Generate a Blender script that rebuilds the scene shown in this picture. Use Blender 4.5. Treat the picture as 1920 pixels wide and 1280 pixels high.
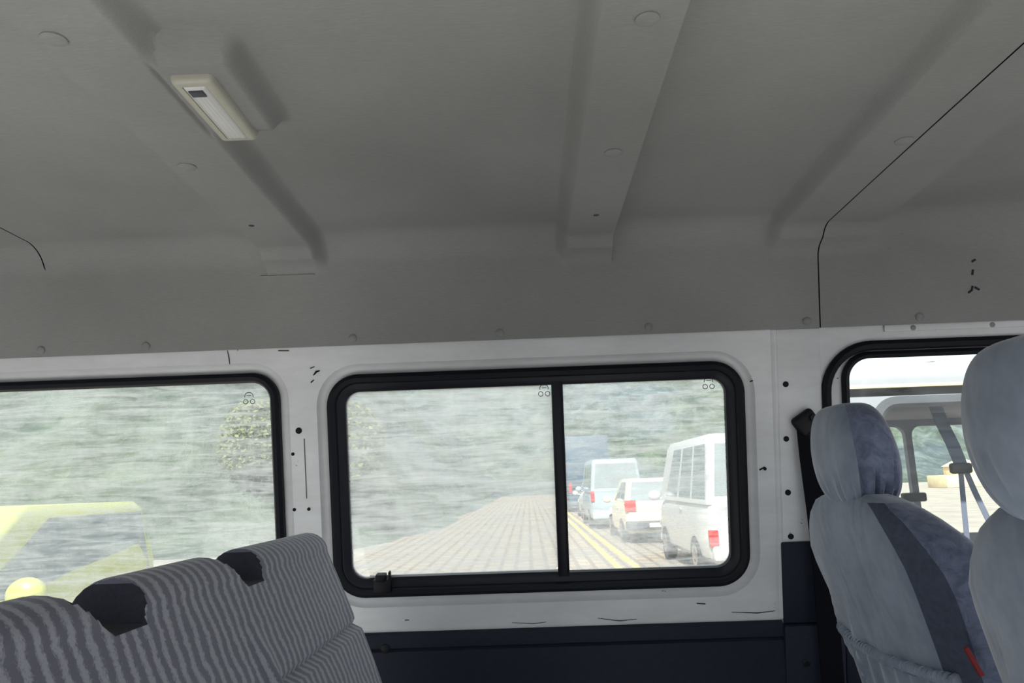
import bpy, bmesh, math, random
from mathutils import Vector, Matrix
random.seed(4)
S = bpy.context.scene
for o in list(bpy.data.objects): bpy.data.objects.remove(o)
C = S.collection
# ------------------------------------------------------------------ camera
EYE = 1.62
FPX = 1387.0
def cam_axes(p=10.8, yaw=.86, r=2.0):
    p, yaw, r = map(math.radians, (p, yaw, r))
    F = Vector((-math.sin(yaw)*math.cos(p), math.cos(yaw)*math.cos(p), math.sin(p)))
    R0 = Vector((math.cos(yaw), math.sin(yaw), 0)); U0 = R0.cross(F)
    return math.cos(r)*R0-math.sin(r)*U0, math.cos(r)*U0+math.sin(r)*R0, F
R_, U_, F_ = cam_axes()
cd = bpy.data.cameras.new('camera'); co = bpy.data.objects.new('camera', cd); C.objects.link(co)
cd.sensor_width = 36; cd.lens = 36*FPX/1920; cd.clip_start = .02; cd.clip_end = 800
m = Matrix((( R_.x, U_.x, -F_.x, 0), (R_.y, U_.y, -F_.y, 0), (R_.z, U_.z, -F_.z, EYE), (0, 0, 0, 1)))
co.matrix_world = m
S.camera = co
# ------------------------------------------------------------------ sky, sun, exposure
S.view_settings.view_transform = 'Standard'; S.view_settings.look = 'None'
S.view_settings.gamma = 1; S.view_settings.use_curve_mapping = False
S.view_settings.exposure = 1.02
w = bpy.data.worlds.new('sky'); S.world = w; w.use_nodes = True
bg = w.node_tree.nodes['Background']; bg.inputs[0].default_value = (.83, .91, 1, 1); bg.inputs[1].default_value = 0.85
sd = bpy.data.lights.new('sun', 'SUN'); so = bpy.data.objects.new('sun', sd); C.objects.link(so)
sd.energy = 6.0; sd.angle = math.radians(1.5); sd.color = (1, .96, .90)
so.rotation_euler = Vector((-.22, -.66, .72)).to_track_quat('Z', 'Y').to_euler()
so.location = (-10, 6, 20)

# ------------------------------------------------------------------ materials
def nt(name):
    m = bpy.data.materials.new(name); m.use_nodes = True
    t = m.node_tree; return m, t, t.nodes['Principled BSDF'], t.nodes['Material Output']
def N(t, kind, **kw):
    n = t.nodes.new('ShaderNode'+kind)
    for k, v in kw.items():
        if k in n.inputs: n.inputs[k].default_value = v
        else: setattr(n, k, v)
    return n
def coords(t, scale=(1, 1, 1), rot=(0, 0, 0)):
    tc = N(t, 'TexCoord'); mp = N(t, 'Mapping'); mp.inputs['Scale'].default_value = scale; mp.inputs['Rotation'].default_value = rot
    t.links.new(tc.outputs['Object'], mp.inputs['Vector']); return mp.outputs[0]
def noise(t, scale, vec=None, detail=3, rough=.55, dist=0):
    n = N(t, 'TexNoise'); n.inputs['Scale'].default_value = scale; n.inputs['Detail'].default_value = detail
    n.inputs['Roughness'].default_value = rough; n.inputs['Distortion'].default_value = dist
    if vec: t.links.new(vec, n.inputs['Vector'])
    return n.outputs['Fac']
def ramp(t, fac, stops):
    r = N(t, 'ValToRGB'); e = r.color_ramp.elements
    while len(e) < len(stops): e.new(.5)
    for i, (p, c) in enumerate(stops):
        e[i].position = p; e[i].color = (*c, 1) if len(c) == 3 else c
    t.links.new(fac, r.inputs[0]); return r.outputs[0]
def g(v): return (v, v, v)
def bump(t, b, fac, strength=.3, dist=.002):
    n = N(t, 'Bump'); n.inputs['Strength'].default_value = strength; n.inputs['Distance'].default_value = dist
    t.links.new(fac, n.inputs['Height']); t.links.new(n.outputs[0], b.inputs['Normal'])
def math_(t, op, a, b=None):
    n = N(t, 'Math', operation=op)
    for i, v in enumerate((a, b)):
        if v is None: continue
        if isinstance(v, (int, float)): n.inputs[i].default_value = v
        else: t.links.new(v, n.inputs[i])
    return n.outputs[0]
def simple(name, col, rough=.6, metal=0, spec=.5, nz=None, var=0, bs=.2, emit=None):
    m, t, b, o = nt(name)
    b.inputs['Base Color'].default_value = (*col, 1); b.inputs['Roughness'].default_value = rough
    b.inputs['Metallic'].default_value = metal; b.inputs['Specular IOR Level'].default_value = spec
    if nz:
        v = coords(t); f = noise(t, nz, v)
        if var: t.links.new(ramp(t, f, [(.3, tuple(c*(1-var) for c in col)), (.7, tuple(min(1, c*(1+var)) for c in col))]), b.inputs['Base Color'])
        bump(t, b, f, bs, .001)
    return m

def mat_headliner():
    m, t, b, o = nt('headliner_fabric')
    v = coords(t, (22, 160, 160)); f = noise(t, 3, v, 5, .7)
    v2 = coords(t, (1, 1, 1)); f2 = noise(t, 2.2, v2, 3)
    mix = math_(t, 'ADD', math_(t, 'MULTIPLY', f, .45), math_(t, 'MULTIPLY', f2, .55))
    t.links.new(ramp(t, mix, [(.3, (.24, .24, .230)), (.7, (.345, .345, .330))]), b.inputs['Base Color'])
    b.inputs['Roughness'].default_value = .95; b.inputs['Specular IOR Level'].default_value = .15
    bump(t, b, f, .35, .0012)
    return m
def mat_paint():
    m, t, b, o = nt('white_van_paint')
    v = coords(t, (1, 1, 1)); spot = noise(t, 55, v, 4, .6); mask = noise(t, 4.5, v, 2)
    s = math_(t, 'MULTIPLY', math_(t, 'GREATER_THAN', spot, .70), math_(t, 'GREATER_THAN', mask, .56))
    grime = noise(t, 3, coords(t, (1, 3, 1)), 5, .7)
    base = ramp(t, grime, [(.3, (.66, .67, .66)), (.65, (.80, .81, .81))])
    mx = N(t, 'MixRGB'); t.links.new(s, mx.inputs[0]); t.links.new(base, mx.inputs[1]); mx.inputs[2].default_value = (.06, .06, .06, 1)
    t.links.new(mx.outputs[0], b.inputs['Base Color']); b.inputs['Roughness'].default_value = .42
    return m
def mat_dust(name, lo, hi, tint=(.93, .95, .92)):
    """window glass carrying dried wash streaks and dust that catch the daylight"""
    m, t, b, o = nt(name); t.nodes.remove(b)
    v1 = coords(t, (7, 75, 1), (0, 0, .02)); f1 = noise(t, 1.0, v1, 7, .66, .9)
    v2 = coords(t, (1.4, 11, 1)); f2 = noise(t, 3, v2, 3, .5)
    v3 = coords(t, (70, 9, 1)); f3 = noise(t, 1.4, v3, 3, .6)
    v4 = coords(t, (1, 1.6, 1)); f4 = noise(t, 24, v4, 4, .7)
    s = math_(t, 'ADD', math_(t, 'MULTIPLY', f1, .55), math_(t, 'MULTIPLY', f2, .2))
    s = math_(t, 'ADD', s, math_(t, 'MULTIPLY', f3, .05)); s = math_(t, 'ADD', s, math_(t, 'MULTIPLY', f4, .20))
    mr = N(t, 'MapRange'); mr.inputs['From Min'].default_value = .40; mr.inputs['From Max'].default_value = .63
    mr.inputs['To Min'].default_value = lo; mr.inputs['To Max'].default_value = hi; t.links.new(s, mr.inputs['Value'])
    tr = N(t, 'BsdfTransparent'); tr.inputs[0].default_value = (*tint, 1)
    gl = N(t, 'BsdfGlossy'); gl.inputs['Roughness'].default_value = .05; gl.inputs[0].default_value = (1, 1, 1, 1)
    mg = N(t, 'MixShader'); mg.inputs[0].default_value = .04; t.links.new(tr.outputs[0], mg.inputs[1]); t.links.new(gl.outputs[0], mg.inputs[2])
    tl = N(t, 'BsdfTranslucent'); tl.inputs[0].default_value = (.84, .84, .81, 1)
    mm = N(t, 'MixShader'); t.links.new(mr.outputs[0], mm.inputs[0]); t.links.new(mg.outputs[0], mm.inputs[1]); t.links.new(tl.outputs[0], mm.inputs[2])
    t.links.new(mm.outputs[0], o.inputs[0]); return m
def mat_stripe():
    m, t, b, o = nt('striped_seat_fabric')
    tc = N(t, 'TexCoord'); sp = N(t, 'SeparateXYZ'); t.links.new(tc.outputs['Object'], sp.inputs[0])
    wob = noise(t, 14, coords(t, (.2, .7, 1.2)), 4, .65)
    y = math_(t, 'ADD', sp.outputs['Y'], math_(t, 'MULTIPLY', wob, .034))
    s = math_(t, 'SINE', math_(t, 'MULTIPLY', y, 2*math.pi/.0235))
    fine = noise(t, 420, coords(t, (1, 1, .6)), 2)
    s = math_(t, 'ADD', s, math_(t, 'MULTIPLY', math_(t, 'SUBTRACT', fine, .5), 3.0))
    s = math_(t, 'MULTIPLY_ADD', s, .5); s.node.inputs[2].default_value = .5
    t.links.new(ramp(t, s, [(.35, (.13, .13, .17)), (.85, (.34, .345, .39))]), b.inputs['Base Color'])
    b.inputs['Roughness'].default_value = .85; b.inputs['Sheen Weight'].default_value = .3; bump(t, b, s, .25, .001)
    return m
def mat_velour(name, a, c, fold=.5, pat=False):
    m, t, b, o = nt(name)
    v = coords(t, (14, 14, 3.0)); f = noise(t, 1.0, v, 2, .4, .6)
    p = noise(t, 34 if pat else 7, coords(t), 4, .7, 1.2 if pat else 0)
    t.links.new(ramp(t, p, [(.35, a), (.65, c)]), b.inputs['Base Color'])
    b.inputs['Roughness'].default_value = .75; b.inputs['Sheen Weight'].default_value = .5; b.inputs['Sheen Roughness'].default_value = .4
    bump(t, b, f, fold, .012); return m
HEAD = mat_headliner(); PAINT = mat_paint()
RUB = simple('black_rubber', (.006, .007, .011), .5, spec=.2, nz=60, bs=.05)
FRM = simple('black_window_frame', (.009, .010, .016), .4, spec=.25, nz=50, bs=.03)
DARKP = simple('dark_blue_grey_plastic', (.013, .018, .031), .6, spec=.25, nz=90, var=.12, bs=.15)
BLK = simple('black_plastic', (.005, .005, .008), .5, spec=.3, nz=40, bs=.05)
HOLE = simple('dark_hole', (.004, .004, .004), .9, nz=40, bs=.05)
CLIPM = simple('grey_trim_clip', (.25, .25, .24), .5, nz=80, var=.1)
STRIPE = mat_stripe(); NOTCH = simple('dark_lining_fabric', (.028, .029, .043), .9, nz=200, var=.2)
VEL = mat_velour('grey_velour', (.17, .205, .26), (.28, .325, .40), .55); VELS = mat_velour('patterned_blue_velour', (.085, .105, .165), (.175, .205, .30), .25, True)
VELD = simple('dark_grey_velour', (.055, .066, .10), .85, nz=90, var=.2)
DUST1 = mat_dust('dusty_glass_rear', .06, .58); DUST2 = mat_dust('dusty_glass_slider', .20, .68); DUST3 = mat_dust('dusty_glass_fixed', .06, .60)
CLEAR = mat_dust('clean_door_glass', .02, .06)
BELT = simple('black_belt_webbing', (.008, .008, .011), .9, spec=.1, nz=200, bs=.2)
RED = simple('red_tag_fabric', (.20, .012, .012), .7, nz=200, var=.1)
LAMPF = simple('cream_lamp_frame', (.47, .46, .37), .4, nz=30, var=.05, bs=.03)
def mat_lens():
    m, t, b, o = nt('lamp_lens'); b.inputs['Base Color'].default_value = (.62, .62, .59, 1); b.inputs['Roughness'].default_value = .2
    b.inputs['Transmission Weight'].default_value = .0
    wv = N(t, 'TexWave'); wv.inputs['Scale'].default_value = 60; t.links.new(coords(t), wv.inputs['Vector']); bump(t, b, wv.outputs['Fac'], .3, .001)
    return m
LENS = mat_lens()
STEEL = simple('worn_steel', (.5, .5, .5), .35, 1, nz=50)
# outside
def mat_pavers():
    m, t, b, o = nt('concrete_pavers')
    br = N(t, 'TexBrick'); br.inputs['Scale'].default_value = 1; br.inputs['Brick Width'].default_value = .62; br.inputs['Row Height'].default_value = .30
    br.inputs['Mortar Size'].default_value = .045; br.inputs['Color1'].default_value = (.31, .25, .195, 1); br.inputs['Color2'].default_value = (.26, .21, .17, 1)
    br.inputs['Mortar'].default_value = (.165, .135, .11, 1)
    t.links.new(coords(t, (1, 1, 1), (0, 0, math.radians(90))), br.inputs['Vector'])
    f = noise(t, .5, coords(t), 4); mx = N(t, 'MixRGB'); mx.blend_type = 'MULTIPLY'; mx.inputs[0].default_value = .6
    t.links.new(br.outputs[0], mx.inputs[1]); t.links.new(ramp(t, f, [(.3, g(.65)), (.7, g(1.0))]), mx.inputs[2])
    t.links.new(mx.outputs[0], b.inputs['Base Color']); b.inputs['Roughness'].default_value = .85; return m
def mat_hill():
    m, t, b, o = nt('scrubby_rock_hillside')
    a = noise(t, .35, coords(t), 8, .72, .6); v = noise(t, .07, coords(t), 3)
    c1 = ramp(t, a, [(.3, (.010, .020, .011)), (.5, (.05, .073, .046)), (.72, (.155, .19, .14))])
    c2 = ramp(t, a, [(.3, (.014, .023, .026)), (.5, (.057, .083, .094)), (.72, (.175, .21, .225))])
    mx = N(t, 'MixRGB'); t.links.new(ramp(t, v, [(.4, g(0)), (.6, g(1))]), mx.inputs[0]); t.links.new(c1, mx.inputs[1]); t.links.new(c2, mx.inputs[2])
    t.links.new(mx.outputs[0], b.inputs['Base Color']); b.inputs['Roughness'].default_value = .95; bump(t, b, a, .8, .6); return m
PAV = mat_pavers(); HILL = mat_hill()
LEAF = simple('yellow_green_leaves', (.12, .145, .055), .8, nz=4, var=.5, bs=.6)
YEL = simple('lime_yellow_car_paint', (.42, .44, .11), .3, nz=3, var=.04, bs=.02)
WHT = simple('white_car_paint', (.52, .53, .55), .3, nz=3, var=.03, bs=.02)
CRM = simple('cream_car_paint', (.62, .57, .47), .35, nz=3, var=.05, bs=.02)
SIL = simple('silver_blue_car_paint', (.30, .37, .44), .35, nz=3, var=.05, bs=.02)
DKB = simple('dark_blue_truck_paint', (.06, .10, .15), .5, nz=3, var=.1, bs=.02)
CGL = simple('dark_car_glass', (.20, .24, .26), .12, spec=.6, nz=2, var=.1, bs=.01)
TLR = simple('red_tail_lens', (.55, .02, .02), .2, nz=20, bs=.03)
ORG = simple('clear_lamp_lens', (.75, .72, .65), .15, nz=20, bs=.03)
TYR = simple('tyre_rubber', (.02, .02, .02), .85, nz=60)
RIM = simple('alloy_rim', (.45, .45, .46), .35, .8, nz=20)
YLN = simple('yellow_road_paint', (.72, .46, .07), .7, nz=12, var=.2)
GRY = simple('grey_car_trim', (.06, .065, .078), .5, nz=30, var=.05)
LGR = simple('pale_grey_headlining', (.24, .25, .29), .8, nz=40, var=.05)
GWEB = simple('blue_grey_webbing', (.10, .12, .18), .8, nz=150)
STONE = simple('cream_wall_render', (.62, .52, .33), .8, nz=3, var=.12)

# ------------------------------------------------------------------ helpers
def link(o, parent=None):
    C.objects.link(o)
    if parent: o.parent = parent
    return o
def obj(name, bm, mat, parent=None, smooth=True, mods=None):
    bmesh.ops.recalc_face_normals(bm, faces=bm.faces)
    me = bpy.data.meshes.new(name); bm.to_mesh(me); bm.free()
    for mm in (mat if isinstance(mat, (list, tuple)) else [mat]): me.materials.append(mm)
    if smooth:
        me.polygons.foreach_set('use_smooth', [True]*len(me.polygons)); me.set_sharp_from_angle(angle=math.radians(38))
    o = link(bpy.data.objects.new(name, me), parent)
    return o
def tag(o, label=None, cat=None, group=None, kind=None):
    for k, v in (('label', label), ('category', cat), ('group', group), ('kind', kind)):
        if v: o[k] = v
    return o
def empty(name, loc=(0, 0, 0), rz=0, mw=None):
    o = link(bpy.data.objects.new(name, None)); o.empty_display_size = .1
    if mw is not None: o.matrix_world = mw
    else: o.location = loc; o.rotation_euler = (0, 0, rz)
    return o
def box(bm, x0, x1, y0, y1, z0, z1, bev=0, M=None, seg=2):
    r = bmesh.ops.create_cube(bm, size=1)
    for v in r['verts']: v.co = Vector(((x0+x1)/2+v.co.x*(x1-x0), (y0+y1)/2+v.co.y*(y1-y0), (z0+z1)/2+v.co.z*(z1-z0)))
    vs = r['verts']
    if bev:
        es = list({e for v in vs for e in v.link_edges})
        rr = bmesh.ops.bevel(bm, geom=es, offset=bev, segments=seg, profile=.5, affect='EDGES'); vs = list({v for f in rr['faces'] for v in f.verts} | {v for v in vs if v.is_valid})
    if M is not None:
        for v in vs: v.co = M @ v.co
    return vs
def loft(bm, rings, closed=True, cap0=False, cap1=False):
    vr = [[bm.verts.new(p) for p in r] for r in rings]
    n = len(vr[0])
    for a, b in zip(vr, vr[1:]):
        for i in range(n if closed else n-1):
            j = (i+1) % n
            try: bm.faces.new((a[i], a[j], b[j], b[i]))
            except ValueError: pass
    if cap0: bm.faces.new(vr[0][::-1])
    if cap1: bm.faces.new(vr[-1])
    return vr
def tube(bm, pts, r, n=10, flat=1.0, cap=True):
    pts = [Vector(p) for p in pts]; rings = []
    for i, p in enumerate(pts):
        d = (pts[min(i+1, len(pts)-1)]-pts[max(i-1, 0)]).normalized()
        a = d.orthogonal().normalized() if i == 0 else (a - d*a.dot(d)).normalized()
        b = d.cross(a); rr = r(i/(len(pts)-1)) if callable(r) else r
        rings.append([p+a*rr*math.cos(2*math.pi*k/n)+b*rr*flat*math.sin(2*math.pi*k/n) for k in range(n)])
    loft(bm, rings, True, cap, cap)
def disc(bm, c, nrm, r, h, n=20, dome=True):
    nrm = Vector(nrm).normalized(); a = nrm.orthogonal().normalized(); b = nrm.cross(a); c = Vector(c)
    prof = [(1, -.002), (1, h*.5), (.8, h*.85), (.4, h)] if dome else [(1, -.001), (1, h)]
    loft(bm, [[c+nrm*hh+(a*math.cos(2*math.pi*k/n)+b*math.sin(2*math.pi*k/n))*r*q for k in range(n)] for q, hh in prof], True, True, True)
def rrect(u0, u1, v0, v1, r, n=8):
    out = []
    for cx, cy, a0 in ((u1-r, v1-r, 0), (u0+r, v1-r, 90), (u0+r, v0+r, 180), (u1-r, v0+r, 270)):
        for k in range(n+1):
            a = math.radians(a0+90*k/n); out.append((cx+r*math.cos(a), cy+r*math.sin(a)))
    return out
def rings_of(rect, rad, prof, n=8):
    u0, u1, v0, v1 = rect
    return [[Vector((x, y, h)) for x, y in rrect(u0+o, u1-o, v0+o, v1-o, max(.003, rad-o), n)] for o, h in prof]
def holed(bm, outer, holes, z0, z1):
    """flat plate outline with holes: walls and two filled faces"""
    for z, flip in ((z1, False), (z0, True)):
        eds = []
        for lp in [outer]+holes:
            vs = [bm.verts.new((p[0], p[1], z)) for p in lp]
            eds += [bm.edges.new((vs[i], vs[(i+1) % len(vs)])) for i in range(len(vs))]
        bmesh.ops.triangle_fill(bm, use_beauty=True, use_dissolve=False, edges=eds, normal=(0, 0, 1))
    for lp in [outer]+holes:
        loft(bm, [[(p[0], p[1], z0) for p in lp], [(p[0], p[1], z1) for p in lp]])
    bmesh.ops.remove_doubles(bm, verts=bm.verts, dist=1e-5)
def sm(x, a, b):
    t = max(0, min(1, (x-a)/(b-a))); return t*t*(3-2*t)

# ------------------------------------------------------------------ the van's side wall: local frame u (forward), v (up), n (inward)
LEAN = math.radians(11.5)
Vv = Vector((0, -math.sin(LEAN), math.cos(LEAN))); Nn = Vector((0, -math.cos(LEAN), -math.sin(LEAN))); O = Vector((0, 1.75, EYE))
WM = Matrix(((1, Vv.x, Nn.x, O.x), (0, Vv.y, Nn.y, O.y), (0, Vv.z, Nn.z, O.z), (0, 0, 0, 1)))
XR, XF = -2.6, 1.95
W1 = (-1.62, -.578, -.290, .273); W2 = (-.458, .503, -.253, .261); DR = (.689, 1.78, -1.02, .293)
bm = bmesh.new()
out = [(XR, -1.12), (XF, -1.12), (XF, .37), (XR, .37)]
def ex(r, o): return (r[0]-o, r[1]+o, r[2]-o, r[3]+o)
holes = [rrect(*ex(W1, .028), .088), rrect(*ex(W2, .028), .098), rrect(*DR, .11)]
holed(bm, out, holes, -.03, 0)
for rect, rad in ((W1, .06), (W2, .07)):
    loft(bm, rings_of(ex(rect, .028), rad+.028, [(0, 0), (.005, -.006), (.012, -.010), (.021, -.011), (.030, -.018), (.031, -.03)]))
wall = obj('wall_left', bm, PAINT); wall.matrix_world = WM; tag(wall, kind='structure')
# pressed ridge beside the B pillar
bm = bmesh.new(); ys = [-.335+i*.667/24 for i in range(25)]
loft(bm, [[(.574+dx+.0*y, y, h) for dx, h in ((-.005, -.002), (0, .004), (.004, .0055), (.008, .004), (.012, -.002))] for y in ys], False)
obj('pillar_ridge', bm, PAINT, wall)
bm = bmesh.new(); box(bm, .583, .684, -.336, .333, -.004, .0035, .003); obj('pillar_panel', bm, PAINT, wall)
bm = bmesh.new(); box(bm, -.519, -.517, -.02, .12, -.001, .0012); obj('panel_seam', bm, GRY, wall)
for u, v, r in ((-.53, .139, .0075), (.601, .206, .0068), (.598, .08, .0065), (.598, -.044, .0068), (.601, -.146, .0068), (-.548, -.045, .004), (-.514, -.045, .004), (-.546, .085, .004), (.548, .012, .004)):
    bm = bmesh.new(); disc(bm, (u, v, .0035 if u > .58 else 0), (0, 0, 1), r, .0012, 16, False); obj('bolt_hole', bm, HOLE, wall)
for pts, r in (([(-.689, .332, .001), (-.686, .315, .001), (-.685, .30, .001)], .0011),
               ([(.535, .01, .001), (.548, .016, .001)], .003), ([(.52, .215, .001), (.527, .217, .001)], .0022),
               ([(-.49, .267, .001), (-.483, .275, .001), (-.475, .277, .001)], .0024), ([(-.497, .25, .001), (-.49, .256, .001)], .0026), ([(-.497, .283, .001), (-.487, .287, .001)], .002),
               ([(-.05, -.326, .001), (.0, -.33, .001), (.03, -.327, .001)], .0007), ([(.15, -.322, .001), (.2, -.33, .001), (.24, -.327, .001)], .0009),
               ([(.46, -.318, .001), (.52, -.322, .001), (.56, -.318, .001)], .0010), ([(.38, -.295, .001), (.40, -.297, .001)], .002),
               ([(-.57, .327, .001), (-.545, .326, .001)], .0018), ([(-.30, -.312, .001), (-.29, -.312, .001)], .0016)):
    bm = bmesh.new(); tube(bm, pts, lambda q, r=r: r*(.5+math.sin(math.pi*min(.95, max(.05, q)))*.6), 6, 1.0); o = obj('paint_chip', bm, HOLE, wall)
# ---- windows
def gasket(name, rect, rad, prof, mat, parent, n=10):
    bm = bmesh.new(); rg = rings_of(rect, rad, prof, n); loft(bm, rg+[rg[0]]); return obj(name, bm, mat, parent)
def pane(name, rect, rad, z, mat, parent):
    bm = bmesh.new(); rg = rings_of(rect, rad, [(0, z-.002), (0, z+.002)], 8); loft(bm, rg, True, True, True); return obj(name, bm, mat, parent)
def mark(u, v, parent):
    bm = bmesh.new()
    tube(bm, [(u+.010*math.cos(a), v+.010*math.sin(a), -.0120) for a in [math.radians(k*20-10) for k in range(11)]], .0009, 5)
    for s in (-1, 1):
        tube(bm, [(u+s*.008+.0055*math.cos(k*.7), v-.012+.0055*math.sin(k*.7), -.0120) for k in range(10)], .0009, 5)
    tube(bm, [(u-.005, v+.002, -.0120), (u+.006, v+.002, -.0120)], .0009, 5)
    obj('etched_mark', bm, GRY, parent)
w1 = empty('window_1', mw=WM); tag(w1, kind='structure')
gasket('window_seal', W1, .06, [(-.004, -.02), (-.004, .001), (.004, .006), (.013, .004), (.019, -.006), (.019, -.02)], RUB, w1)
pane('pane', (W1[0]+.012, W1[1]-.012, W1[2]+.012, W1[3]-.012), .048, -.018, DUST1, w1); mark(-.648, .222, w1)
w2 = empty('window_2', mw=WM); tag(w2, kind='structure')
gasket('window_seal', W2, .07, [(-.004, -.02), (-.004, .002), (.004, .007), (.014, .005), (.019, -.004), (.019, -.02)], RUB, w2)
gasket('slider_frame', (W2[0]+.017, W2[1]-.017, W2[2]+.017, W2[3]-.017), .055, [(0, -.02), (0, -.002), (.01, -.003), (.020, -.008), (.022, -.02)], FRM, w2)
bm = bmesh.new(); box(bm, .062, .088, -.232, .243, -.024, -.004, .003); obj('centre_bar', bm, FRM, w2)
bm = bmesh.new(); box(bm, .0845, .0885, -.214, .226, -.0055, -.002, .001); obj('bar_trim', bm, BLK, w2)
bm = bmesh.new(); box(bm, -.38, .062, -.2135, -.2095, -.016, -.011); obj('sunlit_sill_strip', bm, WHT, w2)['label'] = 'white strip standing in for the sunlit sill'  # sunlight on the sill, put in as a white strip
pane('sliding_pane', (W2[0]+.033, .066, W2[2]+.033, W2[3]-.033), .035, -.0155, DUST2, w2)
pane('fixed_pane', (.083, W2[1]-.033, W2[2]+.033, W2[3]-.033), .035, -.019, DUST3, w2)
mark(.045, .215, w2); mark(.428, .218, w2)
bm = bmesh.new(); box(bm, -.369, -.327, -.245, -.213, -.008, .012, .004); box(bm, -.362, -.338, -.216, -.200, -.006, .018, .003); box(bm, -.333, -.328, -.215, -.196, -.004, .010, .0015)
lt = obj('window_latch', bm, BLK, w2)
# ---- front door
d = empty('door_1', mw=WM); tag(d, kind='structure')
bm = bmesh.new(); DW = (.742, 1.70, -.30, .266)
holed(bm, rrect(.694, 1.775, -1.01, .288, .105), [rrect(*DW, .055)], -.034, -.010); obj('door_panel', bm, PAINT, d)
gasket('door_seal', DR, .11, [(-.006, -.012), (-.006, .007), (.002, .013), (.012, .011), (.017, .002), (.017, -.012)], RUB, d)
gasket('window_seal', DW, .055, [(-.008, -.02), (-.008, -.002), (-.001, .002), (.008, -.003), (.009, -.02)], RUB, d)
pane('pane', DW, .05, -.022, CLEAR, d)
bm = bmesh.new(); box(bm, .712, 1.76, -.99, -.32, -.01, .02, .01); obj('door_card', bm, DARKP, d)
# ---- lower plastic panels
bm = bmesh.new()
prof = [(-.339, .001), (-.340, .010), (-.348, .014), (-.372, .014), (-.376, .010), (-.380, .016), (-.43, .020), (-.60, .020), (-.62, .03), (-1.10, .03)]
xs = [XR]+[-2.5+.0+i*.1 for i in range(31)]+[.574]
xs = sorted(set(round(x, 3) for x in xs if x <= .574))
loft(bm, [[(x, v, h) for v, h in prof] for x in xs], False)
tp = obj('trim_1', bm, DARKP); tp.matrix_world = WM; tag(tp, kind='structure')
bm = bmesh.new(); disc(bm, (-.345, -.372, .014), (0, 0, 1), .011, .004); obj('trim_clip', bm, BLK, tp)
bm = bmesh.new()
box(bm, .577, .700, -.345, -.158, .0, .012, .004); box(bm, .573, .712, -1.1, -.345, .0, .024, .006)
tp2 = obj('trim_2', bm, DARKP); tp2.matrix_world = WM; tag(tp2, kind='structure')
bm = bmesh.new(); disc(bm, (.62, -.43, .024), (0, 0, 1), .009, .003); obj('trim_clip', bm, BLK, tp2)
# ------------------------------------------------------------------ headliner
ZC = EYE+.568
RIBS = ((-.585, -.472, 'R'), (.111, .212, 'L'), (.590, .80, 'L'))
def prof_yz(n_in, rad):
    """points and inward normals of the roof lining section from the window edge across to the other side"""
    P = []
    def add(y, z, ny, nz, s): P.append((y, z, ny, nz, s))
    v0, k = .333, None
    yl = lambda v: (O+Vv*v+Nn*.010)
    vt = .561-rad*.9
    for i in range(16):
        q = yl(v0+(vt-v0)*i/16); add(q.y, q.z, Nn.y, Nn.z, (v0+(vt-v0)*i/16)-v0)
    q = yl(vt); z1 = ZC; a0 = LEAN
    # corner arc tangent to wall direction and to horizontal
    rr = (z1-q.z)/(math.cos(0)-math.sin(LEAN))
    cy = q.y-rr*math.cos(LEAN); cz = q.z-rr*math.sin(LEAN)
    for i in range(15):
        a = LEAN+(math.pi/2-LEAN)*i/14
        y, z = cy+rr*math.cos(a), cz+rr*math.sin(a); add(y, z, -math.cos(a), -math.sin(a), vt-v0+rr*(a-LEAN))
    s0 = vt-v0+rr*(math.pi/2-LEAN); y0 = P[-1][0]
    for i in range(1, 131):
        y = y0+(-.32-y0)*i/130; zz = ZC+.012*math.sin(math.pi*(y0-y)/(y0+.32)); add(y, zz, 0, -1, s0+y0-y)
    for i in range(1, 12):
        a = math.pi/2*i/11; add(-.32-.06*math.sin(a), ZC-.06*(1-math.cos(a)), math.sin(a), -math.cos(a), 9)
    add(-.38, EYE+.36, 1, 0, 9)
    return P
def rib_h(x, y, s):
    h = 0
    end = sm(s, .165, .22)
    for a, b, side in RIBS:
        if side == 'R': q = sm(x, a-.0025, a+.0015)*(1-sm(x, b, b+.034))*1
        else: q = (1-sm(x, b-.0015, b+.0025))*sm(x, a-.036, a)
        if b > .7: q *= .8
        h = max(h, q*.034*end)
    # raised pad that carries the lamp
    q = sm(x, -.56, -.48)*(1-sm(x, -.376, -.348))*sm(y, .835, .862)*(1-sm(y, 1.045, 1.085))
    h = max(h, q*.034)
    gq = math.exp(-((x+.4705)/.003)**2)*sm(y, .86, .87)*(1-sm(y, 1.05, 1.06)); h -= .005*gq
    return h
def lining(x0, x1, name, radf, dx_fn):
    bm = bmesh.new(); xs = [x0]; 
    while xs[-1] < x1-1e-6: xs.append(min(x1, xs[-1]+dx_fn(xs[-1])))
    rings = []
    for x in xs:
        P = prof_yz(0, radf(x)); row = []
        for (y, z, ny, nz, s) in P:
            h = rib_h(x, y, s) if x < .683 else .0272*sm(s, .165, .22)*(1-sm(x, .80, .84))
            row.append(Vector((x, y+ny*h, z+nz*h)))
        rings.append(row)
    loft(bm, rings, False)
    o = obj(name, bm, HEAD); return o
def dxf(x):
    for a, b, s in RIBS:
        for e in (a, b):
            if abs(x-e) < .045: return .003 if abs(x-e) > .006 else .0012
    if -.39 < x < -.34: return .003
    return .02
ceil = lining(-1.1005, .6805, 'ceiling', lambda x: .05, dxf); tag(ceil, kind='structure')
fr = lining(.6835, XF, 'front_lining', lambda x: .05+.16*sm(x, .85, 1.5), lambda x: .02); fr.parent = ceil
rr_ = lining(XR, -1.1035, 'rear_lining', lambda x: .05, lambda x: .05); rr_.parent = ceil
for v in rr_.data.vertices:
    if v.co.x > -1.11 and v.co.z < ZC-.045 and v.co.y > 0: v.co.x = -1.100
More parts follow.
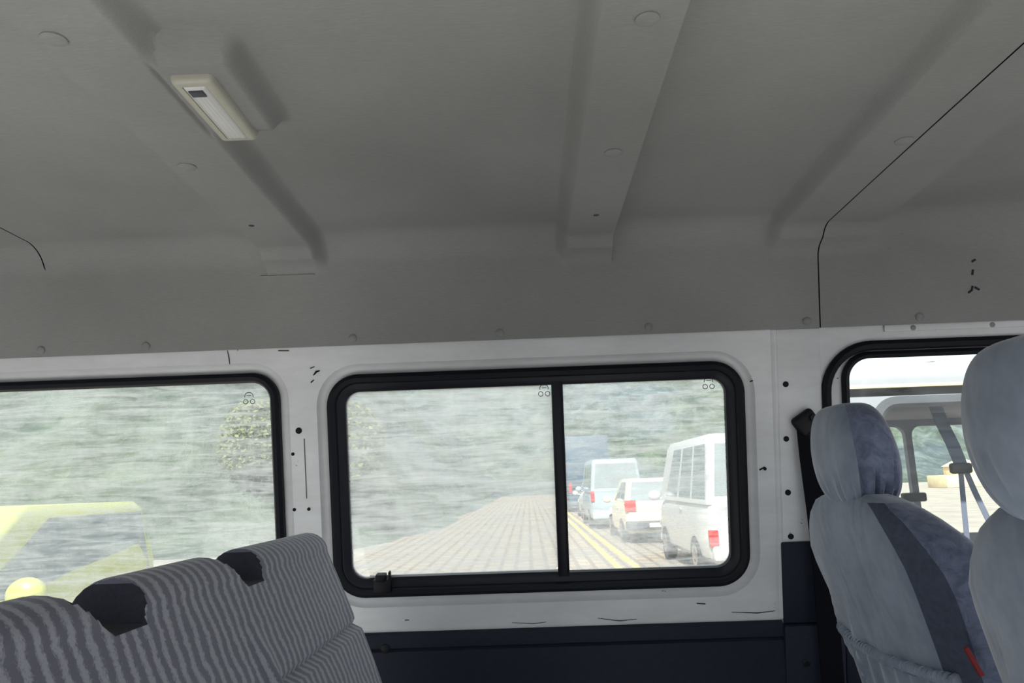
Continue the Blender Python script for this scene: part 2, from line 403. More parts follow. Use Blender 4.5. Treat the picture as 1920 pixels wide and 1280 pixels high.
bm = bmesh.new(); P1 = prof_yz(0, .05)
loft(bm, [[Vector((x, y-ny*.035, z-nz*.035+(.03 if k == 0 else 0)*0)) for k, (y, z, ny, nz, s_) in enumerate(P1)] for x in (XR, XF)], False)
rf = obj('roof_panel', bm, simple('bare_roof_steel', (.12, .12, .12), .6, nz=20), ceil)
P0 = prof_yz(0, .05)
for name, xx in (('panel_seam', .682), ('panel_seam', -1.102)):
    bm = bmesh.new(); hh = lambda s: (.0272*sm(s, .165, .22) if xx > 0 else 0)
    loft(bm, [[Vector((xx+dx, y-ny*(.006)+ny*hh(s), z-nz*.006+nz*hh(s))) for dx in (-.012, .012)] for (y, z, ny, nz, s) in (P0[:-12] if xx > 0 else P0[22:-12])], False); obj(name, bm, HOLE, ceil)
for X, Y in ((-.552, .797), (-.554, 1.157), (-.548, 1.436), (.165, .809), (.164, 1.17), (.161, 1.455), (.660, 1.185)):
    bm = bmesh.new(); y0 = 1.6; zz = ZC+.012*math.sin(math.pi*(y0-Y)/(y0+.32))-(.034 if X < .5 else .0272)
    if Y > 1.4: disc(bm, (X, Y, zz), (0, 0, -1), .006, .002)
    else: disc(bm, (X, Y, zz), (0, 0, -1), .015, .0045)
    obj('trim_button', bm, HEAD if Y < 1.4 else GRY, ceil)
for u in (-1.121, -.875, -.393, -.053, .29, .652, .908):
    bm = bmesh.new(); p = O+Vv*.349+Nn*.010+Vector((u, 0, 0)); disc(bm, p, Nn, .0095, .004); obj('trim_clip', bm, CLIPM, ceil)
bm = bmesh.new()
box(bm, .83, 1.2, .318, .334, .001, .006, .002, M=WM); sp = obj('bare_strip', bm, PAINT, ceil)
for u in (.895, 1.075):
    bm = bmesh.new(); disc(bm, WM @ Vector((u, .325, .006)), Nn, .006, .002); obj('rivet', bm, CLIPM, ceil)
bm = bmesh.new()   # moulded end lip of the rear roof rib
tube(bm, [Vector((x, 0, 0))+O+Vv*.500+Nn*.011 for x in (-.60, -.56, -.52, -.475)], .0022, 8); obj('rib_lip', bm, HEAD, ceil)
for pts in ([(1.02, .40), (1.028, .405), (1.03, .415)], [(1.035, .412), (1.045, .406)], [(1.03, .44), (1.032, .452)], [(1.03, .47), (1.038, .475)]):
    bm = bmesh.new(); tube(bm, [O+Vv*v+Nn*.0105+Vector((u, 0, 0)) for u, v in pts], .0025, 6); obj('stain', bm, NOTCH, ceil)
# rest of the shell (mostly unseen): floor, other side with open doorways added to let sunlight in, front and rear frames
bm = bmesh.new(); box(bm, XR, 2.6, -.45, 1.98, .44, .5); VINYL = simple('pale_bounce_vinyl', (.74, .74, .74), .6, nz=6, var=.1); fl = obj('floor', bm, VINYL); tag(fl, kind='structure')  # unseen floor made pale to bounce sunlight up to the ceiling
bm = bmesh.new(); holed(bm, [(XR, .5), (XF, .5), (XF, 2.0), (XR, 2.0)], [rrect(-2.4, -1.9, 1.25, 1.75, .06), rrect(-1.8, .55, .505, 1.82, .05), rrect(.62, 1.80, .55, 1.82, .05)], 0, .04)
wr = obj('wall_right', bm, PAINT); wr.matrix_world = Matrix(((1, 0, 0, 0), (0, 0, -1, -.38), (0, 1, 0, 0), (0, 0, 0, 1))); tag(wr, kind='structure')
bm = bmesh.new(); holed(bm, [(-.40, .5), (1.86, .5), (1.62, 2.17), (-.40, 2.17)], [rrect(-.2, 1.5, 1.3, 1.95, .08)], 0, .04)
wb = obj('wall_rear', bm, PAINT); wb.matrix_world = Matrix(((0, 0, 1, XR), (1, 0, 0, 0), (0, 1, 0, 0), (0, 0, 0, 1))); tag(wb, kind='structure')
bm = bmesh.new(); holed(bm, [(-.40, .5), (1.86, .5), (1.62, 2.17), (-.40, 2.17)], [rrect(-.28, 1.52, 1.2, 2.0, .10)], 0, .04)
wf = obj('wall_front', bm, DARKP); wf.matrix_world = Matrix(((0, 0, 1, XF-.04), (1, 0, 0, 0), (0, 1, 0, 0), (0, 0, 0, 1))); tag(wf, kind='structure')

# ------------------------------------------------------------------ ceiling lamp
zl = ZC+.010-.034
lamp = empty('ceiling_light', (-.427, .975, zl)); tag(lamp, 'cream rectangular interior lamp set in the headliner beside the left roof rib', 'lamp')
lw, ll = .0285, .088
bm = bmesh.new()
def rl(o, h): return [Vector((x, y, h)) for x, y in rrect(-lw+o, lw-o, -ll+o, ll-o, max(.002, .008-o*.5), 5)]
loft(bm, [rl(-.001, .004), rl(0, -.004), rl(.002, -.008), rl(.006, -.010), rl(.012, -.010), rl(.013, -.006)], True, True, False); obj('lamp_frame', bm, LAMPF, lamp)
bm = bmesh.new(); loft(bm, [rl(.013, -.004), rl(.013, -.009), rl(.016, -.012), rl(.021, -.0135)], True, True, True); obj('lens', bm, LENS, lamp)
bm = bmesh.new(); box(bm, -.010, .010, -.071, -.056, -.0145, -.012, .001); obj('lamp_switch', bm, GRY, lamp)

# ------------------------------------------------------------------ rear bench backrest
def bench():
    root = empty('bench_seat', (-.3, .9, .5)); tag(root, 'striped grey fabric bench seat with notched top along the left window', 'bench seat')
    bm = bmesh.new(); Y0, Y1 = .42, 1.545
    ys = [Y0+(Y1-Y0)*i/420 for i in range(421)]
    def dip(y):
        a = sm(y, .68, .745)*(1-sm(y, .796, .816)); b = sm(y, 1.02, 1.09)*(1-sm(y, 1.141, 1.161))
        return .045*max(a, b)
    # section: x,z list from back bottom over top to front bottom
    zt, xb = 1.536, -.488
    sec = []
    for i in range(12): sec.append((xb+.16*(1.49-(.62+.87*i/12)), .62+.87*i/12))
    for i in range(13):
        a = math.pi-math.pi*i/12; sec.append((xb+.042+.042*math.cos(a), 1.498+.038*math.sin(a)))
    for i in range(1, 61):
        z = 1.498-(1.498-.95)*i/60; sec.append((xb+.084+.36*(1.498-z), z))
    rings = []
    for y in ys:
        e = sm(y, Y1-.035, Y1)
        row = []
        top = zt-dip(y)
        for k, (x, z) in enumerate(sec):
            if k > 20:  # cushion shape of the front face
                x += .014*math.sin(math.pi*max(0, min(1, (1.50-z)/.5)))
                if z < 1.44:
                    x += .013*math.exp(-((y-1.045)/.02)**2)*sm(1.46-z, 0, .12)
                    if y > 1.045: x -= .010*math.exp(-((z-(1.362))/.006)**2)*sm(y, 1.05, 1.08)
                    if y > 1.045 and z < 1.355: x += .006
            cx = xb+.05+.2*(1.49-z)
            x = cx+(x-cx)*(1-.55*e*e); z2 = min(z, top)-.012*e*e*(1 if z > 1.4 else 0)
            row.append(Vector((x+.3, y-.9, z2-.5)))
        rings.append(row)
    vr = loft(bm, rings, False)
    bm.faces.new([v for v in vr[-1]]); bm.faces.new([v for v in vr[0]][::-1])
    bm.normal_update()
    for f in bm.faces:
        c = f.calc_center_median(); y = c.y+.9; z = c.z+.5
        if len(f.verts) == 4 and c.x+.3 < 99 and dip(y) > .004 and z > zt-.052 and ((abs(f.normal.y) > .35) or abs(f.normal.z) > .75): f.material_index = 1
    obj('backrest', bm, [STRIPE, NOTCH], root)
    bm = bmesh.new(); box(bm, -.10, .42, -.47, .63, .28, .44, .04, seg=4); obj('seat_cushion', bm, STRIPE, root)
    bm = bmesh.new(); box(bm, -.05, .35, -.42, .58, 0, .28, .01); obj('seat_base', bm, DARKP, root)
    bm = bmesh.new(); box(bm, -.02, .01, -.013, .013, 0, .004, .0015, M=Matrix.Translation((-.150, -.175, .985)) @ Matrix.Rotation(.5, 4, 'Y')); l = obj('release_tab', bm, STEEL, root); l['label'] = 'small metal tab'
    bm = bmesh.new()
    tube(bm, [Vector((xb+.084+.36*(1.498-z)-.016+.3, Y1-.003-.9, z-.5)) for z in [1.455-.03*i for i in range(17)]], .0035, 8); obj('piping', bm, LGR, root)
    return root
bench()
# ------------------------------------------------------------------ front seats
def superr(hx, hy, n, e):
    out = []
    for k in range(n):
        a = 2*math.pi*k/n; c, s = math.cos(a), math.sin(a)
        out.append((math.copysign(abs(c)**(2/e), c)*hx, math.copysign(abs(s)**(2/e), s)*hy))
    return out
def front_seat(name, xc, yc, label, tilt, taper, tagred, up=0, hup=0, hdx=0):
    root = empty(name, (xc, yc, .5)); tag(root, label, 'seat', 'velour covered front seats')
    X = lambda z: .612-.6+tilt*(1.55-z)
    # backrest
    bm = bmesh.new(); n = 96; rings = []
    lv = [1.580, 1.578, 1.574, 1.567, 1.556, 1.541, 1.523, 1.50, 1.47]+[1.44-.02*i for i in range(36)]
    for i, z in enumerate(lv):
        tq = max(0, min(1, (1.581-z)/.15))
        c = math.sqrt(max(0, 1-(1-min(1, (1.582-z)/.055))**2))
        hy = (.185+.09*sm(1.58-z, 0, .13))*(.35+.65*c) - taper*sm(1.5-z, 0, .4)
        hx = (.046+.036*sm(1.58-z, .0, .14))*(.25+.75*c)+.015*sm(1.45-z, 0, .5)
        row = []
        for k, (x, y) in enumerate(superr(hx, hy, n, 3.2)):
            bk = 1 if x < 0 else .15
            fold = .0014*math.sin(y*60+z*22)*sm(1.50-z, 0, .12)*bk
            fold += .017*max(0, math.sin(y*62+z*30+.8*math.sin(z*17)))**2*sm(1.44-z, 0, .18)*sm(y, -.12, .10)*bk
            fold += .004*max(0, math.sin(y*85+z*6))**2*sm(z, 1.535, 1.565)*bk
            row.append(Vector((X(z)+x-fold+(.020*sm(1.58-z, 0, .15)), y, z-.5+up)))
        rings.append(row)
    vr = loft(bm, rings, True, True, True); un = superr(1, 1, n, 3.2); ix = {v: (i, k) for i, row in enumerate(vr) for k, v in enumerate(row)}
    for f in bm.faces:
        if len(f.verts) > 4: continue
        ks = [ix[v][1] for v in f.verts]; i0 = min(ix[v][0] for v in f.verts)
        xn = sum(un[k][0] for k in ks)/4
        if i0 < 3: continue
        near = sum(un[k][1] for k in ks) < 0
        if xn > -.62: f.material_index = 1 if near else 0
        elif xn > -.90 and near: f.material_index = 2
    obj('backrest', bm, [VEL, VELS, VELD], root)
    # headrest
    bm = bmesh.new(); rings = []; nl = 34
    for i in range(nl):
        a = math.pi*i/(nl-1); zz = math.cos(a); q = max(.03, math.sin(a)**.42)
        z = 1.648+.0925*zz+hup
        wy = .118*(1-.10*max(0, -zz)**2)*(1-.07*max(0, zz)); wx = .052*(1+.10*(-zz))
        row = []
        for k, (x, y) in enumerate(superr(wx*q, wy*q, 90, 2.7)):
            ang = math.atan2(y/wy, x/wx)
            fo = 1-(.12*max(0, math.sin(ang*19+zz*2))**2+.045*max(0, math.sin(ang*31+1))**2)*sm(-zz, -.15, .85)*(1 if x < .02 else .3)
            row.append(Vector((.004+hdx+x*fo-.008*zz, y*fo, z-.5)))
        rings.append(row)
    vr = loft(bm, rings, True, True, True); un = superr(1, 1, 90, 2.7); ix = {v: k for row in vr for k, v in enumerate(row)}
    for f in bm.faces:
        if len(f.verts) == 4 and sum(un[ix[v]][0] for v in f.verts)/4 > -.72: f.material_index = 1
    obj('headrest', bm, [VEL, VELS], root)
    for s in (-1, 1):
        bm = bmesh.new(); tube(bm, [(.008, s*.06, 1.0), (.008+hdx, s*.06, 1.10)], .006, 10); obj('headrest_post', bm, STEEL, root)
    # gathered elastic edge of the back pocket
    def ybk(y, z):
        hy = .275-taper*sm(1.5-z, 0, .4); hx = .082+.015*sm(1.45-z, 0, .5)
        t = min(.999, abs(y)/hy); return X(z)+.02-hx*(1-t**3.2)**(1/3.2)
    bm = bmesh.new(); pts = []
    for i in range(141):
        y = .24-.48*i/140 if taper < .03 else .205-.41*i/140; z = 1.312+up-.012*math.sin(math.pi*i/140)+.0015*math.sin(i*1.7)
        pts.append((ybk(y, z)-.006, y, z-.5))
    tube(bm, pts, lambda q: .0085+.0022*math.sin(q*230), 10); obj('pocket_elastic', bm, VEL, root)
    bm = bmesh.new(); rg = []
    for j in range(24):
        z = 1.305-.42*j/23; rg.append([Vector((ybk(y, z)-.004-.010*math.sin(math.pi*j/23)-.0025*math.sin(y*120)*(1-j/23), y, z-.5)) for y in [(.225 if taper < .03 else .19)*(1-2*i/80) for i in range(81)]])
    loft(bm, rg, False); obj('back_pocket', bm, VEL, root)
    bm = bmesh.new(); box(bm, -.12, .48, -.24, .24, .25, .40, .05, seg=4); box(bm, -.02, .08, -.2, .2, .3, .55, .03); obj('seat_cushion', bm, VEL, root)
    bm = bmesh.new(); box(bm, -.05, .42, -.2, .2, 0, .26, .01); obj('seat_base', bm, DARKP, root)
    if tagred:
        bm = bmesh.new(); yy = -.2545; 
        M = Matrix.Translation((.024, -.2665, .852)) @ Matrix.Rotation(math.radians(-24), 4, 'Y')
        box(bm, -.0035, .0035, -.001, .004, -.021, .021, .001, M=M); t_ = obj('fabric_tag', bm, RED, root); t_['label'] = 'red fabric tag'
    return root
front_seat('front_seat', .590, 1.38, 'grey velour covered front seat beside the white pillar, red tag on its side', .30, .055, True)
front_seat('front_seat', .550, .735, 'grey velour covered front seat nearest the camera, cut off at the right edge', .24, 0, False, .006, .006, -.035)
# ------------------------------------------------------------------ seat belt on the pillar
sb = empty('seat_belt', mw=WM @ Matrix.Translation((.645, .118, .004))); tag(sb, 'black seat belt with its upper anchor bolted on the white pillar', 'seat belt')
bm = bmesh.new(); box(bm, -.032, .024, -.023, .027, 0, .022, .010, seg=3, M=Matrix.Rotation(.6, 4, 'Z')); box(bm, -.008, .04, -.05, .004, .002, .018, .006, M=Matrix.Rotation(.1, 4, 'Z')); obj('anchor_cover', bm, BLK, sb)
bm = bmesh.new(); disc(bm, (.008, .012, .022), (0, 0, 1), .009, .006, 6, False); obj('anchor_bolt', bm, FRM, sb)
bm = bmesh.new()
loft(bm, [[(cx-wd, y, h), (cx+wd, y, h), (cx+wd, y, h+.0025), (cx-wd, y, h+.0025)] for cx, y, h, wd in ((-.006, -.01, .014, .022), (.0, -.08, .016, .024), (.012, -.20, .018, .025), (.022, -.34, .022, .025), (.03, -.60, .03, .025))], True, True, True)
obj('webbing', bm, BELT, sb)

# ================================================================== outside
bm = bmesh.new(); vs = [bm.verts.new(p) for p in ((-4.15, 1.0, 0), (9, 1.0, 0), (9, 130, 0), (-4.15, 130, 0))]; bm.faces.new(vs)
gr = obj('ground', bm, PAV, smooth=False); tag(gr, kind='structure')
bm = bmesh.new()
for q in (((-120, 1.0, -.02), (130, 1.0, -.02), (130, 140, -.02), (-120, 140, -.02)),):
    bm.faces.new([bm.verts.new(p) for p in q])
DIRT = simple('pale_dirt_ground', (.27, .25, .22), .95, nz=.8, var=.2)
dg = obj('terrain', bm, DIRT, smooth=False); tag(dg, kind='structure')
bm = bmesh.new(); bm.faces.new([bm.verts.new(p) for p in ((-60, -40, -.01), (60, -40, -.01), (60, 1.0, -.01), (-60, 1.0, -.01))])
DARKG = simple('low_bounce_ground', (.07, .07, .075), .9, nz=40, var=.2)  # unseen ground added dark so less light bounces in from this side
ag = obj('unseen_dark_ground', bm, DARKG, smooth=False); tag(ag, kind='structure')
# hillside: bank rising left of the lane and a ridge closing it
from mathutils import noise as mn
def hz(x, y):
    left = max(0, -4.3-x); far = max(0, y-20)
    a = (1-math.exp(-left/9))*13*sm(y, 19.5, 30) + .0
    b = sm(y, 92, 150)*(27-6*sm(x, 15, 60))
    h = max(a*(1+.3*sm(y, 40, 120)), b)
    if h > .05: h += (mn.noise(Vector((x*.12, y*.12, 0)))*2.2+mn.noise(Vector((x*.5, y*.5, 3)))*.8)*min(1, h/3)
    return h-.05
bm = bmesh.new(); xs = [-110+i*1.6 for i in range(131)]; ys = [19.4+i*1.5 for i in range(100)]
loft(bm, [[(x, y, hz(x, y)) for x in xs] for y in ys], False)
hill = obj('hillside', bm, HILL); tag(hill, kind='structure')
def bush(x, y, h, r, label):
    z0 = hz(x, y)
    root = empty('bush', (x, y, z0)); tag(root, label, 'bush', 'bushes on the hillside')
    bm = bmesh.new()
    for k in range(2600):
        a = random.uniform(0, 6.28); q = random.uniform(-.6, 1); rr = r*math.sqrt(1-q*q*.9)*random.uniform(.6, 1.05)
        c = Vector((rr*math.cos(a), rr*math.sin(a), h*.55+q*h*.45)); s = r*.075*random.uniform(.6, 1.3)
        u = Vector((random.uniform(-1, 1), random.uniform(-1, 1), random.uniform(-1, 1))).normalized(); w_ = u.orthogonal().normalized()
        ps = [c+u*s, c+w_*s*.6, c-u*s, c-w_*s*.6]; bm.faces.new([bm.verts.new(p) for p in ps])
    obj('foliage', bm, LEAF, root, smooth=False)
    bm = bmesh.new()
    for k in range(4): tube(bm, [(0, 0, -.4), (.1*k-.15, .1, h*.3), ((k-1.5)*r*.3, random.uniform(-.3, .3)*r, h*.7)], lambda q: r*.04*(1.2-q), 6)
    obj('stem', bm, GRY, root)
bush(-11.5, 26, 3.4, 1.5, 'yellow green bush on the hillside, seen through the rear window above the lime car')
bush(-8.6, 23.5, 3.0, 1.1, 'yellow green bush on the hillside beside the right edge of the rear window')
bush(-6.0, 24.5, 3.6, 1.3, 'yellow green bush on the hillside seen at the left edge of the sliding window')
for xx, lb in ((1.62, 'worn yellow painted line on the pavers, the left one of two'), (1.95, 'worn yellow painted line on the pavers nearest the parked vehicles')):
    bm = bmesh.new(); box(bm, xx-.06, xx+.06, 7, 40, .001, .008); tag(obj('road_line', bm, YLN), lb, 'road marking', 'yellow lines on the pavers')

def vehicle(name, label, cat, loc, rz, body, st, gh, wins, paint, wheel_x, wr=.31, tail_z=(.75, 1.05), tail_y=.9, tail_w=.08, group=None, mirror=None, extra=None):
    """st: stations (x, halfwidth, zbottom, ztop); gh: (xb0, xr0, xr1, xb1, zbelt, zroof, wbelt, wroof); front is +x"""
    root = empty(name, loc, rz); tag(root, label, cat, group)
    bm = bmesh.new(); rings = []
    for x, w_, zb, zt in st:
        h = zt-zb; half = [(w_*.86, zb), (w_*.97, zb+h*.10), (w_, zb+h*.35), (w_, zb+h*.62), (w_*.985, zb+h*.84), (w_*.93, zt-.012), (w_*.80, zt)]
        rings.append([Vector((x, y, z)) for y, z in half]+[Vector((x, -y, z)) for y, z in half[::-1]])
    loft(bm, rings, True, True, True)
    obj('body', bm, paint, root)
    xb0, xr0, xr1, xb1, zb, zr, wb_, wr_ = gh
    bm = bmesh.new(); rings = []
    for q in (0, .25, .5, .75, .9, .97, 1):
        e = 0 if q < .9 else (q-.9)*.45
        x0 = xb0+(xr0-xb0)*q+e; x1 = xb1+(xr1-xb1)*q-e; ww = wb_+(wr_-wb_)*q-e*.9; z = zb-.02+(zr-zb+.02)*q
        rings.append([Vector((x, y, z)) for x, y in rrect(x0, x1, -ww, ww, .10, 5)])
    loft(bm, rings, True, True, True); obj('roof', bm, paint, root)
    def sidept(s, q, f, off):
        x = (xb0+(xr0-xb0)*q)*(1-f)+(xb1+(xr1-xb1)*q)*f; ww = wb_+(wr_-wb_)*q
        return Vector((x, s*(ww+off), zb-.02+(zr-zb+.02)*q))
    for s in (-1, 1):
        for f0, f1, sl0, sl1 in wins:
            bm = bmesh.new(); q0, q1 = .08, .86; cols = []
            for off in (-.01, .006):
                ring = []
                for k in range(9): ring.append(sidept(s, q0, f0+(f1-f0)*k/8, off))
                for k in range(1, 8): ring.append(sidept(s, q0+(q1-q0)*k/8, f1+sl1*k/8, off))
                for k in range(9): ring.append(sidept(s, q1, f1+sl1+(f0+sl0-f1-sl1)*k/8, off))
                for k in range(1, 8): ring.append(sidept(s, q1+(q0-q1)*k/8, f0+sl0*(1-k/8), off))
                cols.append(ring)
            loft(bm, cols, True, False, True); obj('side_window', bm, CGL, root)
    for end, nm in ((0, 'rear_window'), (1, 'windscreen')):
        bm = bmesh.new(); cols = []
        for off in (-.01, .008):
            ring = []
            for q, sg in ((.12, 1), (.86, 1), (.86, -1), (.12, -1)):
                x = (xb0+(xr0-xb0)*q-off) if end == 0 else (xb1+(xr1-xb1)*q+off); ww = (wb_+(wr_-wb_)*q)-.11
                ring.append(Vector((x, sg*ww, zb-.02+(zr-zb+.02)*q)))
            cols.append(ring)
        loft(bm, cols, True, False, True); obj(nm, bm, CGL, root)
    W_ = max(a[1] for a in st); xr_, xf_ = st[0][0], st[-1][0]
    for x in wheel_x:
        for s in (-1, 1):
            bm = bmesh.new(); prof = [(.2, 0), (.27/.31*wr, .0), (wr-.015, .02), (wr, .05), (wr, .15), (wr-.02, .19), (.2, .19)]
            loft(bm, [[Vector((x+r*math.cos(a), s*(W_-.17+dd), wr+r*math.sin(a))) for a in [2*math.pi*k/28 for k in range(28)]] for r, dd in prof], True, True, True)
            wh = obj('wheel', bm, TYR, root)
            bm = bmesh.new(); loft(bm, [[Vector((x+r*math.cos(a)*(1 if k % 2 else .93), s*(W_-.17+dd), wr+r*math.sin(a)*(1 if k % 2 else .93))) for k, a in enumerate([2*math.pi*k/20 for k in range(20)])] for r, dd in ((.19, .18), (.19, .195), (.08, .188), (.05, .20), (.02, .203))], True, True, True); obj('rim', bm, RIM, wh)
    for s in (-1, 1):
        bm = bmesh.new(); yy = s*W_*tail_y; box(bm, xr_-.03, xr_+.08, yy-tail_w, yy+tail_w, tail_z[0], tail_z[1], .015); obj('tail_light', bm, TLR, root)
        bm = bmesh.new(); yy = s*W_*.78; box(bm, xf_-.12, xf_+.02, yy-.13, yy+.13, .62, .76, .02); obj('headlight', bm, ORG, root)
    bm = bmesh.new(); box(bm, xr_-.09, xr_+.1, -W_*.96, W_*.96, .34, .56, .04); obj('bumper', bm, extra or paint, root)
    bm = bmesh.new(); box(bm, xf_-.1, xf_+.09, -W_*.93, W_*.93, .30, .52, .04); obj('bumper', bm, extra or paint, root)
    bm = bmesh.new(); box(bm, xr_-.105, xr_-.085, -.24, .24, .40, .51, .003); obj('number_plate', bm, WHT, root)
    for s in (-1, 1):
        bm = bmesh.new(); mx = mirror or (xb1-.30); 
        bmesh.ops.create_uvsphere(bm, u_segments=20, v_segments=12, radius=1)
        for v in bm.verts: v.co = Vector((mx+v.co.x*.075, s*(W_+.13)+v.co.y*.125, zb+.06+v.co.z*.105))
        vs_ = box(bm, mx-.02, mx+.03, min(s*(W_-.06), s*(W_+.05)), max(s*(W_-.06), s*(W_+.05)), zb-.02, zb+.03, .008)
        obj('wing_mirror', bm, paint, root)
        bm = bmesh.new()
        for hx_ in ((xb0+xb1)/2-.1,): box(bm, hx_-.09, hx_+.09, s*W_-.012, s*W_+.018, zb-.16, zb-.125, .008)
        obj('door_handle', bm, paint, root)
    return root
# lime hatchback, nose towards our van (front = -Y)
vehicle('hatchback_car', 'lime yellow small hatchback with round wing mirror, outside the rear side window', 'car', (-4.02, 5.0, 0), -math.pi/2, None,
        [(-1.68, .66, .34, 1.16), (-1.62, .74, .24, 1.25), (-1.3, .80, .20, 1.24), (-.8, .81, .20, 1.17), (-.2, .81, .20, 1.10), (.3, .81, .20, 1.04), (.6, .81, .20, .99), (.85, .80, .20, .97), (1.15, .78, .20, .90), (1.5, .72, .24, .80), (1.68, .60, .34, .66)],
        (-1.60, -1.50, .10, .95, .99, 1.575, .765, .69), [(.04, .90, .02, -.13)], YEL, (-1.12, 1.1), .29, (.80, 1.10), .70, .05, None, .35)
def vanst(L, W, zt): return [(-L/2, W*.93, .36, zt), (-L/2+.08, W, .28, zt), (-L/2+1, W, .26, zt), (L/2-1.1, W, .26, zt), (L/2-.5, W*.98, .28, zt-.08), (L/2-.12, W*.92, .34, zt-.28), (L/2, W*.82, .42, zt-.45)]
UP = math.pi/2
vehicle('minibus', 'tall white minibus with red rear lights, nearest of the parked row in the sliding window', 'van', (3.62, 14.1, 0), UP, None, vanst(4.7, .88, 1.22),
        (-2.33, -2.18, 1.25, 1.95, 1.20, 2.28, .87, .74), [(.03, .26, .01, .0), (.29, .52, .0, .0), (.56, .82, 0, -.06)], WHT, (-1.3, 1.4), .33, (.55, .80), .92, .07, None, None, None)
vehicle('hatchback_car', 'pale cream hatchback with red tail lights parked behind the white minibus', 'car', (3.25, 21.3, 0), UP, None,
        [(-2.0, .72, .36, 1.0), (-1.93, .80, .26, 1.04), (-1.3, .85, .22, 1.04), (.4, .85, .22, .98), (1.0, .83, .22, .92), (1.7, .76, .26, .78), (1.98, .62, .36, .64)],
        (-1.93, -1.45, .2, 1.0, 1.0, 1.62, .80, .63), [(.08, .42, .08, .01), (.46, .83, .01, -.17)], CRM, (-1.3, 1.25), .31, (.80, 1.08), .80, .14, None, None, GRY)
vehicle('minibus', 'silver blue minibus with a pale roof parked beyond the cream hatchback', 'van', (2.95, 27.6, 0), UP, None, vanst(4.6, .88, 1.25),
        (-2.28, -2.15, 1.3, 1.95, 1.23, 2.30, .87, .76), [(.03, .26, .01, .0), (.29, .52, .0, .0), (.56, .82, 0, -.06)], SIL, (-1.3, 1.4), .33, (.9, 1.25), .93, .06)
vehicle('hatchback_car', 'small white car parked between the silver minibus and the dark truck', 'car', (3.1, 34.0, 0), UP, None,
        [(-1.9, .72, .36, 1.0), (-1.83, .80, .26, 1.04), (-1.3, .83, .22, 1.04), (.4, .83, .22, .98), (1.0, .81, .22, .92), (1.7, .74, .26, .78), (1.9, .62, .36, .64)],
        (-1.8, -1.4, .2, 1.0, 1.0, 1.58, .79, .63), [(.08, .42, .08, .01), (.46, .83, .01, -.17)], WHT, (-1.2, 1.2), .31, (.80, 1.08), .80, .12)
tr = vehicle('box_truck', 'tall dark blue box truck at the far end of the parked row', 'truck', (3.15, 42.5, 0), UP, None, vanst(6.4, 1.05, 1.25),
        (-3.15, -3.13, 1.6, 2.7, 1.23, 2.5, 1.02, .92), [(.80, .92, 0, -.05)], DKB, (-1.9, 2.1), .42, (1.0, 1.5), .92, .07)
bm = bmesh.new(); box(bm, -3.2, 1.6, -1.12, 1.12, 1.1, 3.9, .05); obj('cargo_box', bm, DKB, tr)

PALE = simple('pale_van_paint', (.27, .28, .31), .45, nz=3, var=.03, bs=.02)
# ---- the neighbouring van seen through the front door window
nv = empty('passenger_van', (1.05, 4.0, 0)); tag(nv, 'white van with grey framed side windows parked alongside, seen through the front door window', 'van')
def plate(name, holes_, y, mat, z0=.35, z1=1.98, x0=.25, x1=4.6):
    bm = bmesh.new(); holed(bm, rrect(x0, x1, z0, z1, .12), holes_, 0, .04)
    for v in bm.verts: v.co = Vector((v.co.x, y+v.co.z*(1 if y < 0 else -1), v.co.y))
    return obj(name, bm, mat, nv)
HN = [rrect(.44, 1.95, 1.20, 1.915, .10), rrect(2.10, 3.9, 1.20, 1.915, .10)]
plate('side_panel', HN, -.80, PALE)
HF = [rrect(.35, 1.345, 1.22, 1.885, .06), rrect(1.385, 2.6, 1.22, 1.885, .06), rrect(2.7, 3.9, 1.22, 1.885, .06)]
plate('side_panel', HF, .80, LGR)
def vring(name, rect, y, pr, mat, rad=.1):
    bm = bmesh.new(); rg = rings_of(rect, rad, pr); loft(bm, rg+[rg[0]])
    for v in bm.verts: v.co = Vector((v.co.x, y-v.co.z, v.co.y))
    return obj(name, bm, mat, nv)
vring('window_frame', (.44, 1.95, 1.20, 1.915), -.80, [(-.012, 0), (-.012, .012), (.02, .016), (.035, .006), (.035, -.03), (-.012, -.03)], GRY)
vring('window_frame', (2.10, 3.9, 1.20, 1.915), -.80, [(-.012, 0), (-.012, .012), (.02, .016), (.035, .006), (.035, -.03), (-.012, -.03)], GRY)
bm = bmesh.new(); xs_ = [0, 4.6]
sec = [(-.80, 1.93), (-.80, 2.00), (-.79, 2.04), (-.76, 2.065), (-.66, 2.09), (-.4, 2.11), (0, 2.12), (.4, 2.11), (.66, 2.09), (.77, 2.05), (.80, 1.99), (.80, 1.93)]
loft(bm, [[Vector((x, y*(1-.03*(x in (0.0,))), z)) for y, z in sec] for x in (.25, .31, 2, 4.4, 4.6)], False)
obj('roof', bm, PALE, nv)
bm = bmesh.new(); box(bm, .27, 4.58, -.804, -.795, 1.965, 1.980, .003); obj('roof_gutter', bm, STONE, nv)
bm = bmesh.new(); box(bm, .27, 4.55, -.76, .76, 1.925, 1.95, .01); obj('headlining', bm, LGR, nv)
bm = bmesh.new(); box(bm, .25, .30, -.78, .78, .35, 1.97, .02); box(bm, 4.5, 4.6, -.78, .78, .35, 1.2, .02); box(bm, .28, 4.55, -.76, .76, .40, .46); obj('end_panel', bm, PALE, nv)
bm = bmesh.new()
loft(bm, [[Vector((x, y, z)) for y, z in ((-.79, .5), (-.82, .7), (-.82, 1.05), (-.79, 1.15), (.79, 1.15), (.82, 1.05), (.82, .7), (.79, .5))] for x in (4.5, 5.1, 5.3)], True, True, True); obj('bonnet', bm, PALE, nv)
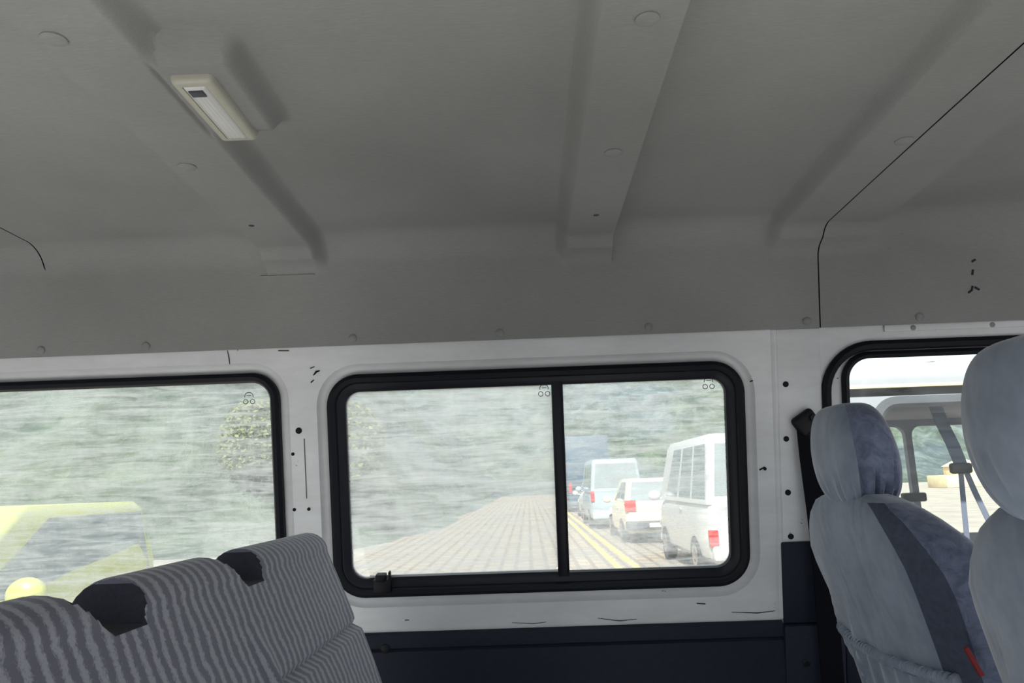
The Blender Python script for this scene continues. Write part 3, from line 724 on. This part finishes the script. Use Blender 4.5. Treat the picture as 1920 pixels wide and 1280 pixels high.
for x in (.9, 4.3):
    for s in (-1, 1):
        bm = bmesh.new(); loft(bm, [[Vector((x+r*math.cos(a), s*(.66+dd), .33+r*math.sin(a))) for a in [2*math.pi*k/28 for k in range(28)]] for r, dd in ((.2, 0), (.31, 0), (.33, .04), (.33, .14), (.31, .18), (.2, .18))], True, True, True); wh = obj('wheel', bm, TYR, nv)
        bm = bmesh.new(); loft(bm, [[Vector((x+r*math.cos(a), s*(.66+dd), .33+r*math.sin(a))) for a in [2*math.pi*k/20 for k in range(20)]] for r, dd in ((.19, .17), (.19, .185), (.08, .18), (.02, .195))], True, True, True); obj('rim', bm, RIM, wh)
bm = bmesh.new(); box(bm, 1.26, 1.40, .70, .757, 1.42, 1.475, .012); obj('latch', bm, BLK, nv)
bt = empty('seat_belt', (2.02, 3.58, 1.22)); tag(bt, 'blue grey seat belt hanging inside the neighbouring white van', 'seat belt')
bm = bmesh.new()
def strap(bm, P, wd=.024):
    loft(bm, [[(x-wd, y, z), (x+wd, y, z), (x+wd, y+.003, z), (x-wd, y+.003, z)] for x, y, z in P], True, True, True)
strap(bm, [(-.06, 0, .70), (-.035, 0, .60), (0, 0, .50), (.025, 0, .40)], .032); strap(bm, [(.02, 0, .42), (.01, 0, .25), (.0, 0, .05)], .012); strap(bm, [(.03, 0, .42), (.07, 0, .28), (.13, 0, .10)], .014)
obj('webbing', bm, GWEB, bt)
bm = bmesh.new(); box(bm, -.03, .07, -.015, .02, .37, .42, .012); obj('guide', bm, BLK, bt)
# cream wall and blue haze view beyond the neighbouring van
bd = empty('building', (36.5, 64, 0)); tag(bd, 'low cream building far beyond the neighbouring van', 'building')
bm = bmesh.new(); box(bm, -2.2, 2.2, -1.5, 1.5, 0, 1.0, .02); box(bm, -.9, .9, -1.2, 1.2, 1.0, 1.7, .02); obj('wall', bm, STONE, bd)
bm = bmesh.new(); loft(bm, [[Vector((x*q, y*q, z)) for x, y in ((-1.0, -1.3), (1.0, -1.3), (1.0, 1.3), (-1.0, 1.3))] for q, z in ((1, 1.7), (.5, 2.1), (.1, 2.35))], True, True, True); obj('roof', bm, STONE, bd)
